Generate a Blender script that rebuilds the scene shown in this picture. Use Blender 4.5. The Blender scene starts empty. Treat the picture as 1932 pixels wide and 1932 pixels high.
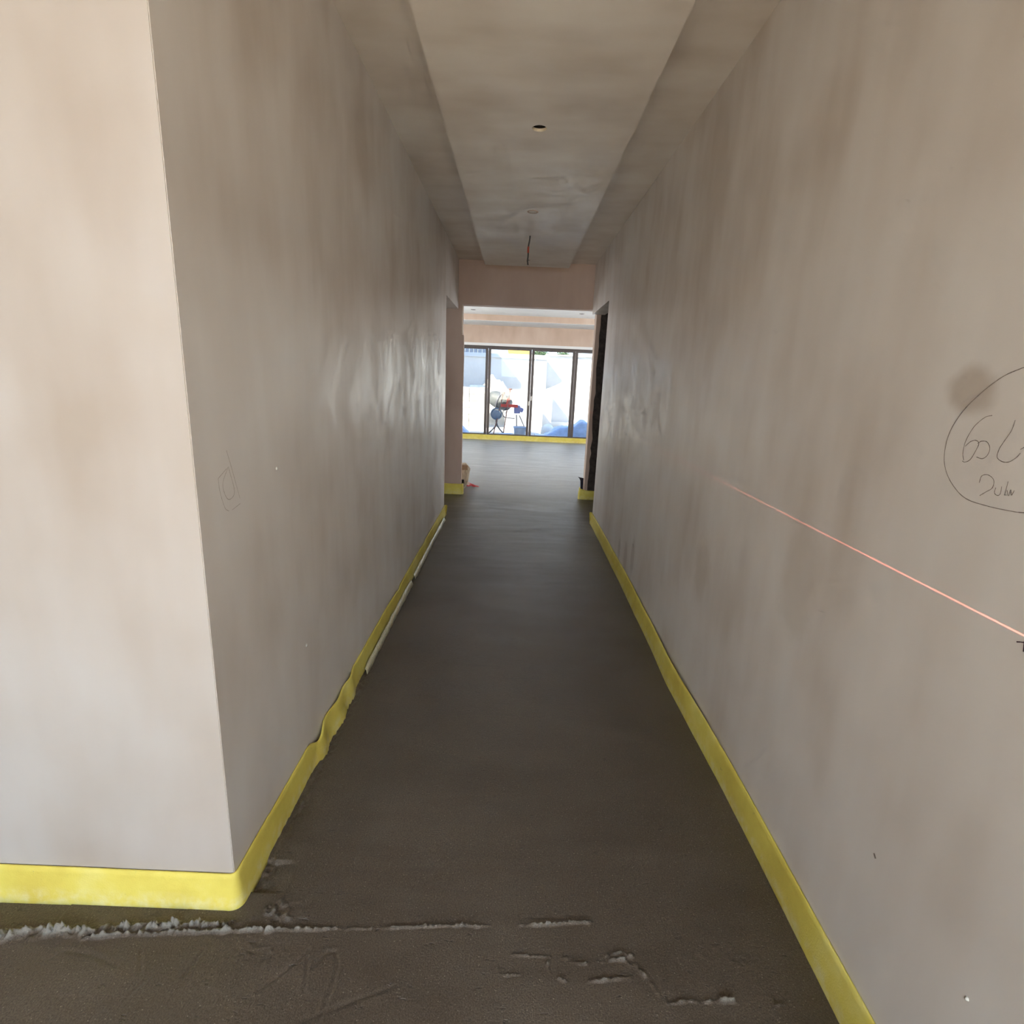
import bpy, bmesh, math, random
import numpy as np
from mathutils import Matrix, Vector

random.seed(7)
RNG = np.random.default_rng(11)
SC = bpy.context.scene
COL = SC.collection

# ------------------------------------------------------------------ camera
cam_d = bpy.data.cameras.new('camera')
cam = bpy.data.objects.new('camera', cam_d)
COL.objects.link(cam)
cam_d.sensor_width = 36.0
cam_d.sensor_fit = 'HORIZONTAL'
cam_d.lens = 1032.97 / 1932.0 * 36.0
cam_d.clip_start = 0.05
cam_d.clip_end = 400
M = np.array([[9.99126653e-01, 4.17800264e-02, 6.01041235e-04],
              [9.40033979e-03, -2.38768631e-01, 9.71030985e-01],
              [4.07132100e-02, -9.70177288e-01, -2.38952849e-01]])
right, up, back = M[:, 0], -M[:, 1], -M[:, 2]
cam.matrix_world = Matrix(((right[0], up[0], back[0], 0.0),
                           (right[1], up[1], back[1], 0.0),
                           (right[2], up[2], back[2], 1.5),
                           (0, 0, 0, 1)))
SC.camera = cam

# ------------------------------------------------------------------ world, sun, daylight, exposure
vs = SC.view_settings
vs.view_transform = 'Standard'
vs.look = 'None'
vs.exposure = 0.18
vs.gamma = 1.0
vs.use_curve_mapping = False
SC.cycles.use_denoising = True
SC.cycles.use_adaptive_sampling = True
SC.cycles.adaptive_threshold = 0.14
SC.cycles.adaptive_min_samples = 14
SC.cycles.max_bounces = 6
SC.cycles.diffuse_bounces = 4
SC.cycles.glossy_bounces = 3
SC.cycles.transparent_max_bounces = 8
SC.cycles.caustics_reflective = False
SC.cycles.caustics_refractive = False
SC.cycles.sample_clamp_indirect = 12.0

SKY_STRENGTH = 2.3
SUN_STRENGTH = 15.0
world = bpy.data.worlds.new('sky')
SC.world = world
world.use_nodes = True
wn = world.node_tree
wn.nodes.clear()
w_out = wn.nodes.new('ShaderNodeOutputWorld')
w_bg = wn.nodes.new('ShaderNodeBackground')
w_tc = wn.nodes.new('ShaderNodeTexCoord')
w_sep = wn.nodes.new('ShaderNodeSeparateXYZ')
w_ramp = wn.nodes.new('ShaderNodeValToRGB')
w_ramp.color_ramp.elements[0].position = 0.0
w_ramp.color_ramp.elements[0].color = (0.70, 0.83, 1.0, 1)
w_ramp.color_ramp.elements[1].position = 0.9
w_ramp.color_ramp.elements[1].color = (0.36, 0.56, 1.0, 1)
wn.links.new(w_tc.outputs['Generated'], w_sep.inputs[0])
wn.links.new(w_sep.outputs['Z'], w_ramp.inputs[0])
wn.links.new(w_ramp.outputs[0], w_bg.inputs['Color'])
w_bg.inputs['Strength'].default_value = SKY_STRENGTH
wn.links.new(w_bg.outputs[0], w_out.inputs[0])

sun_d = bpy.data.lights.new('sun', 'SUN')
sun_d.energy = SUN_STRENGTH
sun_d.color = (1.0, 0.93, 0.82)
sun_d.angle = math.radians(0.53)
sun = bpy.data.objects.new('sun', sun_d)
COL.objects.link(sun)
sun.rotation_euler = Vector((0.60, 0.50, -0.69)).to_track_quat('-Z', 'Y').to_euler()
sun.location = (-20, -18, 25)


def area(name, loc, direction, sx, sy, watts, color, portal=False, spread=180):
    d = bpy.data.lights.new(name, 'AREA')
    d.shape = 'RECTANGLE'
    d.size, d.size_y = sx, sy
    d.energy = watts
    d.color = color
    d.spread = math.radians(spread)
    if portal:
        d.cycles.is_portal = True
    o = bpy.data.objects.new(name, d)
    COL.objects.link(o)
    o.location = loc
    o.rotation_euler = Vector(direction).to_track_quat('-Z', 'Z').to_euler()
    return o


# sky let in by the glazed doors in the far room
area('window_portal', (0.31, 13.62, 1.16), (0, -1, 0), 6.3, 2.2, 1, (1, 1, 1), portal=True)
# fill lamps added before the solid wall behind the camera for assumed daylight: cool downward, warm upward
area('back_cool_fill', (-0.2, -3.18, 1.55), (0.0, 1, -0.62), 4.6, 2.2, 140, (0.66, 0.82, 1.0), spread=100)
area('back_warm_fill', (-0.2, -3.18, 0.80), (0.0, 1, 0.70), 4.6, 1.2, 166, (1.0, 0.85, 0.64), spread=110)
# fill lamp added out of view in the room behind the left doorway
area('left_room_fill', (-3.85, 5.2, 1.35), (1, 0.1, 0), 2.6, 1.9, 34, (0.93, 0.97, 1.0))
# fill lamps added out of view at both sides of the far room
area('far_room_left_fill', (-3.17, 10.2, 1.35), (1, 0, -0.05), 4.6, 2.2, 215, (0.95, 0.97, 1.0))
area('far_room_right_fill', (3.77, 10.2, 1.35), (-1, 0, -0.05), 4.6, 2.2, 215, (0.95, 0.97, 1.0))

# ------------------------------------------------------------------ material helpers
MATS = {}


def new_mat(name):
    m = bpy.data.materials.new(name)
    m.use_nodes = True
    nt = m.node_tree
    nt.nodes.clear()
    out = nt.nodes.new('ShaderNodeOutputMaterial')
    b = nt.nodes.new('ShaderNodeBsdfPrincipled')
    nt.links.new(b.outputs[0], out.inputs[0])
    MATS[name] = m
    return m, nt, b


class N:
    """tiny node builder"""
    def __init__(self, nt):
        self.nt = nt

    def link(self, a, b):
        self.nt.links.new(a, b)

    def pos(self):
        return self.nt.nodes.new('ShaderNodeNewGeometry').outputs['Position']

    def mapping(self, v, scale=(1, 1, 1), loc=(0, 0, 0), rot=(0, 0, 0)):
        n = self.nt.nodes.new('ShaderNodeMapping')
        self.link(v, n.inputs[0])
        n.inputs['Location'].default_value = loc
        n.inputs['Rotation'].default_value = rot
        n.inputs['Scale'].default_value = scale
        return n.outputs[0]

    def noise(self, v, scale, detail=3, rough=0.5, dist=0.0):
        n = self.nt.nodes.new('ShaderNodeTexNoise')
        self.link(v, n.inputs['Vector'])
        n.inputs['Scale'].default_value = scale
        n.inputs['Detail'].default_value = detail
        n.inputs['Roughness'].default_value = rough
        n.inputs['Distortion'].default_value = dist
        return n.outputs['Fac']

    def ramp(self, fac, stops, interp='LINEAR'):
        n = self.nt.nodes.new('ShaderNodeValToRGB')
        cr = n.color_ramp
        cr.interpolation = interp
        while len(cr.elements) < len(stops):
            cr.elements.new(0.5)
        for e, (p, c) in zip(cr.elements, stops):
            e.position = p
            e.color = (c, c, c, 1) if isinstance(c, (int, float)) else (*c, 1)
        self.link(fac, n.inputs[0])
        return n.outputs[0]

    def mix(self, fac, a, b, blend='MIX'):
        n = self.nt.nodes.new('ShaderNodeMix')
        n.data_type = 'RGBA'
        n.blend_type = blend
        for s, v in ((0, fac), (6, a), (7, b)):
            if isinstance(v, (int, float)):
                n.inputs[s].default_value = v
            elif isinstance(v, tuple):
                n.inputs[s].default_value = (*v, 1)
            else:
                self.link(v, n.inputs[s])
        return n.outputs[2]

    def math(self, op, a, b=0.0, c=None, clamp=False):
        n = self.nt.nodes.new('ShaderNodeMath')
        n.operation = op
        n.use_clamp = clamp
        for i, v in enumerate((a, b) if c is None else (a, b, c)):
            if isinstance(v, (int, float)):
                n.inputs[i].default_value = v
            else:
                self.link(v, n.inputs[i])
        return n.outputs[0]

    def sep(self, v):
        n = self.nt.nodes.new('ShaderNodeSeparateXYZ')
        self.link(v, n.inputs[0])
        return n.outputs

    def bump(self, h, strength, dist):
        n = self.nt.nodes.new('ShaderNodeBump')
        n.inputs['Strength'].default_value = strength
        n.inputs['Distance'].default_value = dist
        self.link(h, n.inputs['Height'])
        return n.outputs[0]

    def blob(self, p, cy, cz, ry, rz, n_amp=0.35, n_scale=14.0, soft=0.45):
        """soft patch on a wall that runs along Y: 1 inside, 0 outside"""
        s = self.sep(p)
        a = self.math('DIVIDE', self.math('SUBTRACT', s[1], cy), ry)
        b = self.math('DIVIDE', self.math('SUBTRACT', s[2], cz), rz)
        d = self.math('SQRT', self.math('ADD', self.math('MULTIPLY', a, a), self.math('MULTIPLY', b, b)))
        nz = self.math('MULTIPLY', self.math('SUBTRACT', self.noise(p, n_scale, 3), 0.5), n_amp * 2)
        d = self.math('ADD', d, nz)
        n = self.nt.nodes.new('ShaderNodeMapRange')
        n.interpolation_type = 'SMOOTHSTEP'
        self.link(d, n.inputs[0])
        n.inputs[1].default_value = 1.0 + soft * 0.5
        n.inputs[2].default_value = 1.0 - soft
        n.inputs[3].default_value = 0.0
        n.inputs[4].default_value = 1.0
        return n.outputs[0]


def plaster(name, c_dark, c_mid, c_pale, rough=(0.335, 0.50), streak=(1, 1, 0.28), stains=(), seed=0.0, spec=0.62, big=1.1):
    m, nt, b = new_mat(name)
    k = N(nt)
    p = k.pos()
    pm = k.mapping(p, loc=(seed, seed * 0.7, seed * 0.3))
    n1 = k.noise(pm, big, 2, 0.5)
    n2 = k.noise(k.mapping(pm, scale=streak), 4.5, 3, 0.55)
    n3 = k.noise(k.mapping(pm, scale=(1, 1, 0.7), loc=(4.0, 2.0, 1.0)), 2.6, 2, 0.6)
    f = k.math('ADD', k.math('MULTIPLY', n1, 0.40), k.math('ADD', k.math('MULTIPLY', n2, 0.30), k.math('MULTIPLY', n3, 0.30)))
    col = k.ramp(f, [(0.37, c_dark), (0.49, c_mid), (0.61, c_pale)])
    for (cy, cz, ry, rz, amt, sc_col) in stains:
        col = k.mix(k.math('MULTIPLY', k.blob(p, cy, cz, ry, rz), amt), col, sc_col)
    nt.links.new(col, b.inputs['Base Color'])
    sw = k.noise(k.mapping(pm, scale=(1, 1, 0.75)), 3.2, 3, 0.55, 1.4)
    r = k.ramp(sw, [(0.34, rough[0]), (0.64, rough[1])])
    nt.links.new(r, b.inputs['Roughness'])
    b.inputs['Specular IOR Level'].default_value = spec
    hb = k.noise(k.mapping(pm, scale=(1, 1, 0.6)), 6, 2, 0.5)
    nt.links.new(k.bump(hb, 0.16, 0.010), b.inputs['Normal'])
    return m


def plain(name, col, rough=0.6, metal=0.0, var=0.25, scale=25.0, bump=0.0, bdist=0.004, spec=0.5):
    m, nt, b = new_mat(name)
    k = N(nt)
    p = k.pos()
    n = k.noise(p, scale, 4, 0.6)
    lo = tuple(c * (1 - var) for c in col)
    hi = tuple(min(1.0, c * (1 + var)) for c in col)
    nt.links.new(k.ramp(n, [(0.3, lo), (0.7, hi)]), b.inputs['Base Color'])
    b.inputs['Roughness'].default_value = rough
    b.inputs['Metallic'].default_value = metal
    b.inputs['Specular IOR Level'].default_value = spec
    if bump:
        nt.links.new(k.bump(n, bump, bdist), b.inputs['Normal'])
    return m


SKIM = dict(c_dark=(0.615, 0.545, 0.480), c_mid=(0.735, 0.684, 0.636), c_pale=(0.800, 0.770, 0.735))
plaster('plaster_left', **SKIM, seed=3.1)
plaster('plaster_right', **SKIM, seed=8.7, stains=(
    (1.080, 1.508, 0.062, 0.048, 0.55, (0.42, 0.33, 0.25)),
    (4.18, 0.20, 0.055, 0.10, 0.45, (0.42, 0.35, 0.30)),
    (3.93, 0.22, 0.060, 0.13, 0.45, (0.42, 0.35, 0.30)),
    (3.70, 0.30, 0.055, 0.15, 0.45, (0.42, 0.35, 0.30)),
    (2.35, 0.70, 0.10, 0.16, 0.35, (0.50, 0.42, 0.34)),
    (1.55, 0.95, 0.11, 0.20, 0.35, (0.50, 0.42, 0.34)),
))
plaster('plaster_entry', (0.395, 0.338, 0.285), (0.455, 0.410, 0.368), (0.500, 0.470, 0.442), rough=(0.5, 0.7), seed=1.3, big=1.6)  # same plaster as the corridor, colour darkened to offset the stronger light here
plaster('plaster_ceiling', (0.60, 0.53, 0.46), (0.715, 0.655, 0.595), (0.79, 0.75, 0.70), rough=(0.335, 0.50), streak=(0.35, 1, 1), seed=5.5)
plaster('plaster_fresh', (0.46, 0.33, 0.265), (0.52, 0.385, 0.315), (0.57, 0.435, 0.36), rough=(0.5, 0.7), seed=2.2)
plaster('plaster_far', (0.52, 0.39, 0.29), (0.60, 0.46, 0.36), (0.66, 0.53, 0.43), rough=(0.5, 0.7), seed=6.2)
plain('paint_white', (0.84, 0.85, 0.84), 0.6, var=0.04, scale=3, bump=0.05)
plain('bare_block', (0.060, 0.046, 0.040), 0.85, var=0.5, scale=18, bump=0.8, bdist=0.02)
plain('plasterboard_edge', (0.72, 0.62, 0.47), 0.8, var=0.12, scale=80)
plain('void_dark', (0.03, 0.027, 0.024), 0.9, var=0.3)
plain('frame_grey', (0.105, 0.090, 0.085), 0.38, var=0.1, scale=6, bump=0.02)
plain('film_white', (0.80, 0.80, 0.74), 0.25, var=0.12, scale=60, bump=0.4)
plain('film_cream', (0.62, 0.58, 0.40), 0.3, var=0.3, scale=90)
plain('cable_grey', (0.06, 0.058, 0.055), 0.5)
plain('tape_red', (0.60, 0.09, 0.05), 0.5)
plain('pencil', (0.25, 0.21, 0.18), 0.75, var=0.4, scale=300, bump=0)
plain('pencil_faint', (0.36, 0.30, 0.25), 0.75, var=0.4, scale=300, bump=0)
plain('marker_dark', (0.045, 0.02, 0.03), 0.6, bump=0)
plain('paper_cream', (0.70, 0.60, 0.45), 0.8, var=0.18, scale=30)
plain('paper_brown', (0.42, 0.29, 0.18), 0.8, var=0.15, scale=30)
plain('wrapper_red', (0.55, 0.045, 0.05), 0.4, var=0.3, scale=40)
plain('wrapper_pale', (0.75, 0.55, 0.52), 0.4, var=0.2, scale=40)
plain('film_navy', (0.02, 0.024, 0.055), 0.3, var=0.3, scale=30)
# outdoors
plain('render_white', (0.68, 0.675, 0.66), 0.85, var=0.06, scale=2.0)
plain('sand', (0.62, 0.58, 0.50), 0.95, var=0.18, scale=6, bump=0.5, bdist=0.03)
plain('concrete_ground', (0.50, 0.48, 0.44), 0.9, var=0.15, scale=4, bump=0.3)
plain('tarp_blue', (0.36, 0.52, 0.88), 0.45, var=0.25, scale=5, bump=0.2)
plain('tarp_pale', (0.55, 0.65, 0.85), 0.45, var=0.25, scale=5, bump=0.2)
plain('drum_grey', (0.11, 0.115, 0.11), 0.6, var=0.25, scale=9)
plain('mixer_red', (0.60, 0.08, 0.06), 0.5, var=0.2)
plain('steel_dark', (0.10, 0.10, 0.11), 0.5, var=0.25)
plain('steel_blue', (0.16, 0.21, 0.27), 0.5, var=0.25)
plain('motor_blue', (0.20, 0.22, 0.42), 0.5, var=0.25)
plain('wood_handle', (0.22, 0.10, 0.07), 0.7, var=0.25)
plain('digger_yellow', (0.85, 0.52, 0.10), 0.45, var=0.1)
plain('rubber', (0.03, 0.03, 0.03), 0.8)
plain('glass_dark', (0.03, 0.04, 0.05), 0.1)
plain('fence_board', (0.36, 0.38, 0.42), 0.8, var=0.2)
plain('leaf', (0.10, 0.16, 0.07), 0.6, var=0.4)
plain('bark', (0.12, 0.09, 0.06), 0.9, var=0.3)
plain('roof_tile', (0.20, 0.13, 0.10), 0.8, var=0.3)


def foam_mat():
    m, nt, b = new_mat('foam_yellow')
    k = N(nt)
    p = k.pos()
    n1 = k.noise(p, 5, 4, 0.6)
    n2 = k.noise(p, 220, 2, 0.6)
    col = k.ramp(n1, [(0.3, (0.66, 0.53, 0.095)), (0.55, (0.76, 0.65, 0.13)), (0.75, (0.82, 0.74, 0.24))])
    # pale scuffed lower edge where the screed splashed it
    z = k.sep(p)[2]
    low = k.math('MULTIPLY', k.ramp(k.math('MULTIPLY', z, 10), [(0.25, 1.0), (0.55, 0.0)]), k.ramp(k.noise(p, 30, 4, 0.6), [(0.40, 0.0), (0.65, 0.5)]))
    col = k.mix(low, col, (0.78, 0.75, 0.45))
    dirt = k.ramp(k.noise(p, 38, 5, 0.7), [(0.66, 0.0), (0.74, 0.75)])
    col = k.mix(dirt, col, (0.30, 0.24, 0.12))
    nt.links.new(col, b.inputs['Base Color'])
    b.inputs['Roughness'].default_value = 0.62
    b.inputs['Specular IOR Level'].default_value = 0.35
    nt.links.new(k.bump(n2, 0.35, 0.002), b.inputs['Normal'])
foam_mat()


def screed_mat():
    m, nt, b = new_mat('screed')
    k = N(nt)
    p = k.pos()
    n1 = k.noise(p, 1.3, 3, 0.6, 0.5)
    n2 = k.noise(k.mapping(p, scale=(0.35, 1.6, 1)), 5, 3, 0.6, 0.6)
    n3 = k.noise(p, 230, 3, 0.7)
    f = k.math('ADD', k.math('MULTIPLY', n1, 0.6), k.math('MULTIPLY', n2, 0.4))
    col = k.ramp(f, [(0.34, (0.070, 0.053, 0.038)), (0.5, (0.092, 0.072, 0.053)), (0.68, (0.122, 0.099, 0.076))])
    col = k.mix(0.75, col, k.ramp(n3, [(0.25, 0.1), (0.75, 0.9)]), 'OVERLAY')
    # far-room brightness put into the floor colour, paler from the opening on
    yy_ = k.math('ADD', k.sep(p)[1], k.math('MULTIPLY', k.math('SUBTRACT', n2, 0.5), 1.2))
    far_lighten = k.ramp(k.math('DIVIDE', k.math('SUBTRACT', yy_, 6.85), 1.6), [(0.0, 0.0), (0.35, 0.6), (1.0, 1.0)])
    col = k.mix(k.math('MULTIPLY', far_lighten, 0.85), col, (0.272, 0.270, 0.248))
    # pale grit
    vor = nt.nodes.new('ShaderNodeTexVoronoi')
    nt.links.new(p, vor.inputs['Vector'])
    vor.inputs['Scale'].default_value = 120
    grit = k.math('MULTIPLY', k.ramp(vor.outputs['Distance'], [(0.10, 1.0), (0.20, 0.0)]), k.ramp(n3, [(0.50, 0.0), (0.60, 0.9)]))
    col = k.mix(grit, col, (0.36, 0.32, 0.27))
    # small dark pits and smeared trowel marks left in the surface
    pit = k.ramp(k.noise(k.mapping(p, scale=(0.6, 1.3, 1)), 34, 3, 0.65), [(0.64, 0.0), (0.70, 1.0)])
    smear = k.ramp(k.noise(k.mapping(p, scale=(0.25, 2.2, 1), rot=(0, 0, 0.25)), 9, 3, 0.6), [(0.60, 0.0), (0.72, 0.7)])
    col = k.mix(k.math('MULTIPLY', pit, 0.55), col, (0.045, 0.036, 0.028))
    col = k.mix(k.math('MULTIPLY', smear, 0.5), col, (0.060, 0.050, 0.040))
    # cement-grey crust on the raised ridges near the entrance
    z = k.sep(p)[2]
    crust = k.math('MULTIPLY', k.ramp(k.math('MULTIPLY', z, 25), [(0.10, 0.0), (0.30, 1.0)]), 0.7)
    col = k.mix(crust, col, (0.27, 0.26, 0.23))
    nt.links.new(col, b.inputs['Base Color'])
    nt.links.new(k.ramp(n2, [(0.3, 0.30), (0.7, 0.46)]), b.inputs['Roughness'])
    b.inputs['Specular IOR Level'].default_value = 0.4
    nt.links.new(k.bump(k.math('SUBTRACT', n3, k.math('MULTIPLY', pit, 0.9)), 0.6, 0.004), b.inputs['Normal'])
screed_mat()


def glass_mat():
    m = bpy.data.materials.new('window_glass')
    m.use_nodes = True
    nt = m.node_tree
    nt.nodes.clear()
    out = nt.nodes.new('ShaderNodeOutputMaterial')
    tr = nt.nodes.new('ShaderNodeBsdfTransparent')
    tr.inputs[0].default_value = (0.95, 0.97, 0.96, 1)
    gl = nt.nodes.new('ShaderNodeBsdfGlossy')
    gl.inputs['Roughness'].default_value = 0.02
    fr = nt.nodes.new('ShaderNodeFresnel')
    fr.inputs[0].default_value = 1.45
    mx = nt.nodes.new('ShaderNodeMixShader')
    k = N(nt)
    nt.links.new(k.math('MULTIPLY', fr.outputs[0], 0.6), mx.inputs[0])
    nt.links.new(tr.outputs[0], mx.inputs[1])
    nt.links.new(gl.outputs[0], mx.inputs[2])
    nt.links.new(mx.outputs[0], out.inputs[0])
    MATS['window_glass'] = m
glass_mat()


# ------------------------------------------------------------------ mesh helpers
def link(name, me, mat, parent=None):
    o = bpy.data.objects.new(name, me)
    COL.objects.link(o)
    if mat:
        me.materials.append(MATS[mat])
    if parent is not None:
        o.parent = parent
        o.matrix_parent_inverse = parent.matrix_world.inverted()
    return o


def tag(o, label=None, cat=None, group=None, kind=None):
    if label:
        o['label'] = label
    if cat:
        o['category'] = cat
    if group:
        o['group'] = group
    if kind:
        o['kind'] = kind
    return o


def empty(name, loc):
    o = bpy.data.objects.new(name, None)
    o.empty_display_size = 0.1
    COL.objects.link(o)
    o.location = loc
    bpy.context.view_layer.update()
    return o


def bm_box(bm, lo, hi, rot=None, about=None):
    vs_ = []
    for x in (lo[0], hi[0]):
        for y in (lo[1], hi[1]):
            for z in (lo[2], hi[2]):
                v = Vector((x, y, z))
                if rot is not None:
                    v = rot @ (v - about) + about
                vs_.append(bm.verts.new(v))
    q = [(0, 1, 3, 2), (4, 6, 7, 5), (0, 4, 5, 1), (2, 3, 7, 6), (0, 2, 6, 4), (1, 5, 7, 3)]
    for f in q:
        bm.faces.new([vs_[i] for i in f])


def bm_finish(bm, name, mat, parent=None, smooth=False, bevel=0.0, seg=2):
    bmesh.ops.recalc_face_normals(bm, faces=bm.faces)
    if bevel:
        bmesh.ops.bevel(bm, geom=[e for e in bm.edges], offset=bevel, segments=seg, affect='EDGES', profile=0.6)
    me = bpy.data.meshes.new(name)
    bm.to_mesh(me)
    bm.free()
    if smooth:
        for p in me.polygons:
            p.use_smooth = True
    return link(name, me, mat, parent)


def box(name, lo, hi, mat, parent=None, bevel=0.0, rot=None):
    bm = bmesh.new()
    about = (Vector(lo) + Vector(hi)) / 2
    bm_box(bm, lo, hi, rot, about)
    return bm_finish(bm, name, mat, parent, bevel=bevel)


def boxes(name, lst, mat, parent=None, bevel=0.0):
    bm = bmesh.new()
    for lo, hi in lst:
        bm_box(bm, lo, hi)
    return bm_finish(bm, name, mat, parent, bevel=bevel)


def bm_tube(bm, pts, r, n=8, caps=True):
    pts = [Vector(p) for p in pts]
    rs = r if isinstance(r, (list, tuple)) else [r] * len(pts)
    rings = []
    prev = None
    for i, p in enumerate(pts):
        t = (pts[min(i + 1, len(pts) - 1)] - pts[max(i - 1, 0)]).normalized()
        if prev is None:
            a = t.orthogonal().normalized()
        else:
            a = (prev - prev.dot(t) * t).normalized()
        prev = a
        c = t.cross(a)
        rings.append([bm.verts.new(p + rs[i] * (math.cos(2 * math.pi * j / n) * a + math.sin(2 * math.pi * j / n) * c)) for j in range(n)])
    for A, B in zip(rings, rings[1:]):
        for j in range(n):
            bm.faces.new((A[j], A[(j + 1) % n], B[(j + 1) % n], B[j]))
    if caps:
        bm.faces.new(rings[0])
        bm.faces.new(rings[-1])


def tube(name, pts, r, mat, parent=None, n=8):
    bm = bmesh.new()
    bm_tube(bm, pts, r, n)
    return bm_finish(bm, name, mat, parent, smooth=True)


def bm_lathe(bm, prof, origin, axis, n=24):
    axis = Vector(axis).normalized()
    a = axis.orthogonal().normalized()
    c = axis.cross(a)
    o = Vector(origin)
    rings = []
    for r, h in prof:
        rings.append([bm.verts.new(o + axis * h + max(r, 1e-4) * (math.cos(2 * math.pi * j / n) * a + math.sin(2 * math.pi * j / n) * c)) for j in range(n)])
    for A, B in zip(rings, rings[1:]):
        for j in range(n):
            bm.faces.new((A[j], A[(j + 1) % n], B[(j + 1) % n], B[j]))


def lathe(name, prof, origin, axis, mat, parent=None, n=24):
    bm = bmesh.new()
    bm_lathe(bm, prof, origin, axis, n)
    return bm_finish(bm, name, mat, parent, smooth=True)


def catmull(pts, sub=6):
    P = [np.array(p, float) for p in pts]
    P = [2 * P[0] - P[1]] + P + [2 * P[-1] - P[-2]]
    out = []
    for i in range(1, len(P) - 2):
        for s in range(sub):
            t = s / sub
            a, b_, c, d = P[i - 1], P[i], P[i + 1], P[i + 2]
            out.append(0.5 * ((2 * b_) + (-a + c) * t + (2 * a - 5 * b_ + 4 * c - d) * t * t + (-a + 3 * b_ - 3 * c + d) * t ** 3))
    out.append(P[-2])
    return out


class VNoise:
    def __init__(self, seed, n=256):
        self.g = np.random.default_rng(seed).random((n, n))
        self.n = n

    def __call__(self, x, y):
        xi, yi = np.floor(x).astype(int), np.floor(y).astype(int)
        fx, fy = x - xi, y - yi
        fx, fy = fx * fx * (3 - 2 * fx), fy * fy * (3 - 2 * fy)
        n = self.n
        g = self.g
        a, b_ = g[xi % n, yi % n], g[(xi + 1) % n, yi % n]
        c, d = g[xi % n, (yi + 1) % n], g[(xi + 1) % n, (yi + 1) % n]
        return (a * (1 - fx) + b_ * fx) * (1 - fy) + (c * (1 - fx) + d * fx) * fy


VN = VNoise(5)


def fbm(x, y, s, o=4):
    t, a, tot = 0, 1, 0
    for i in range(o):
        t = t + a * VN(x * s + 17.3 * i, y * s + 9.1 * i)
        tot += a
        a *= 0.55
        s *= 2.03
    return t / tot - 0.5


def grid_mesh(name, xs, ys, zf):
    X, Y = np.meshgrid(xs, ys)
    Z = zf(X, Y)
    nv = X.size
    co = np.stack([X.ravel(), Y.ravel(), Z.ravel()], 1).astype(np.float32)
    ny, nx = X.shape
    idx = np.arange(nv).reshape(ny, nx)
    q = np.stack([idx[:-1, :-1], idx[:-1, 1:], idx[1:, 1:], idx[1:, :-1]], -1).reshape(-1, 4)
    me = bpy.data.meshes.new(name)
    me.vertices.add(nv)
    me.vertices.foreach_set('co', co.ravel())
    me.loops.add(q.size)
    me.loops.foreach_set('vertex_index', q.ravel().astype(np.int32))
    me.polygons.add(len(q))
    me.polygons.foreach_set('loop_start', (np.arange(len(q)) * 4).astype(np.int32))
    me.polygons.foreach_set('loop_total', np.full(len(q), 4, np.int32))
    me.update(calc_edges=True)
    me.polygons.foreach_set('use_smooth', np.ones(len(q), bool))
    return me


def seg_dist(X, Y, pts):
    """distance to a polyline and the running fraction along it"""
    best = np.full(X.shape, 1e9)
    arc = np.zeros(X.shape)
    L = 0.0
    for (x0, y0), (x1, y1) in zip(pts, pts[1:]):
        dx, dy = x1 - x0, y1 - y0
        l2 = dx * dx + dy * dy
        t = np.clip(((X - x0) * dx + (Y - y0) * dy) / l2, 0, 1)
        d = np.hypot(X - x0 - t * dx, Y - y0 - t * dy)
        m_ = d < best
        best = np.where(m_, d, best)
        arc = np.where(m_, L + t * math.sqrt(l2), arc)
        L += math.sqrt(l2)
    return best, arc


# ------------------------------------------------------------------ the setting
WL, WR = -0.740, 0.868         # corridor wall faces
YE = 1.250                     # entry wall face (towards the camera)
YC = 6.950                     # cross wall face at the corridor's end
ZC = 2.82                      # corridor ceiling
ZR = 2.70                      # underside of the dropped ceiling panel
YW = 13.40                     # window wall face
DOOR_L, DOOR_R, DOOR_H = 5.81, 5.72, 2.268
HEAD = 2.322

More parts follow.
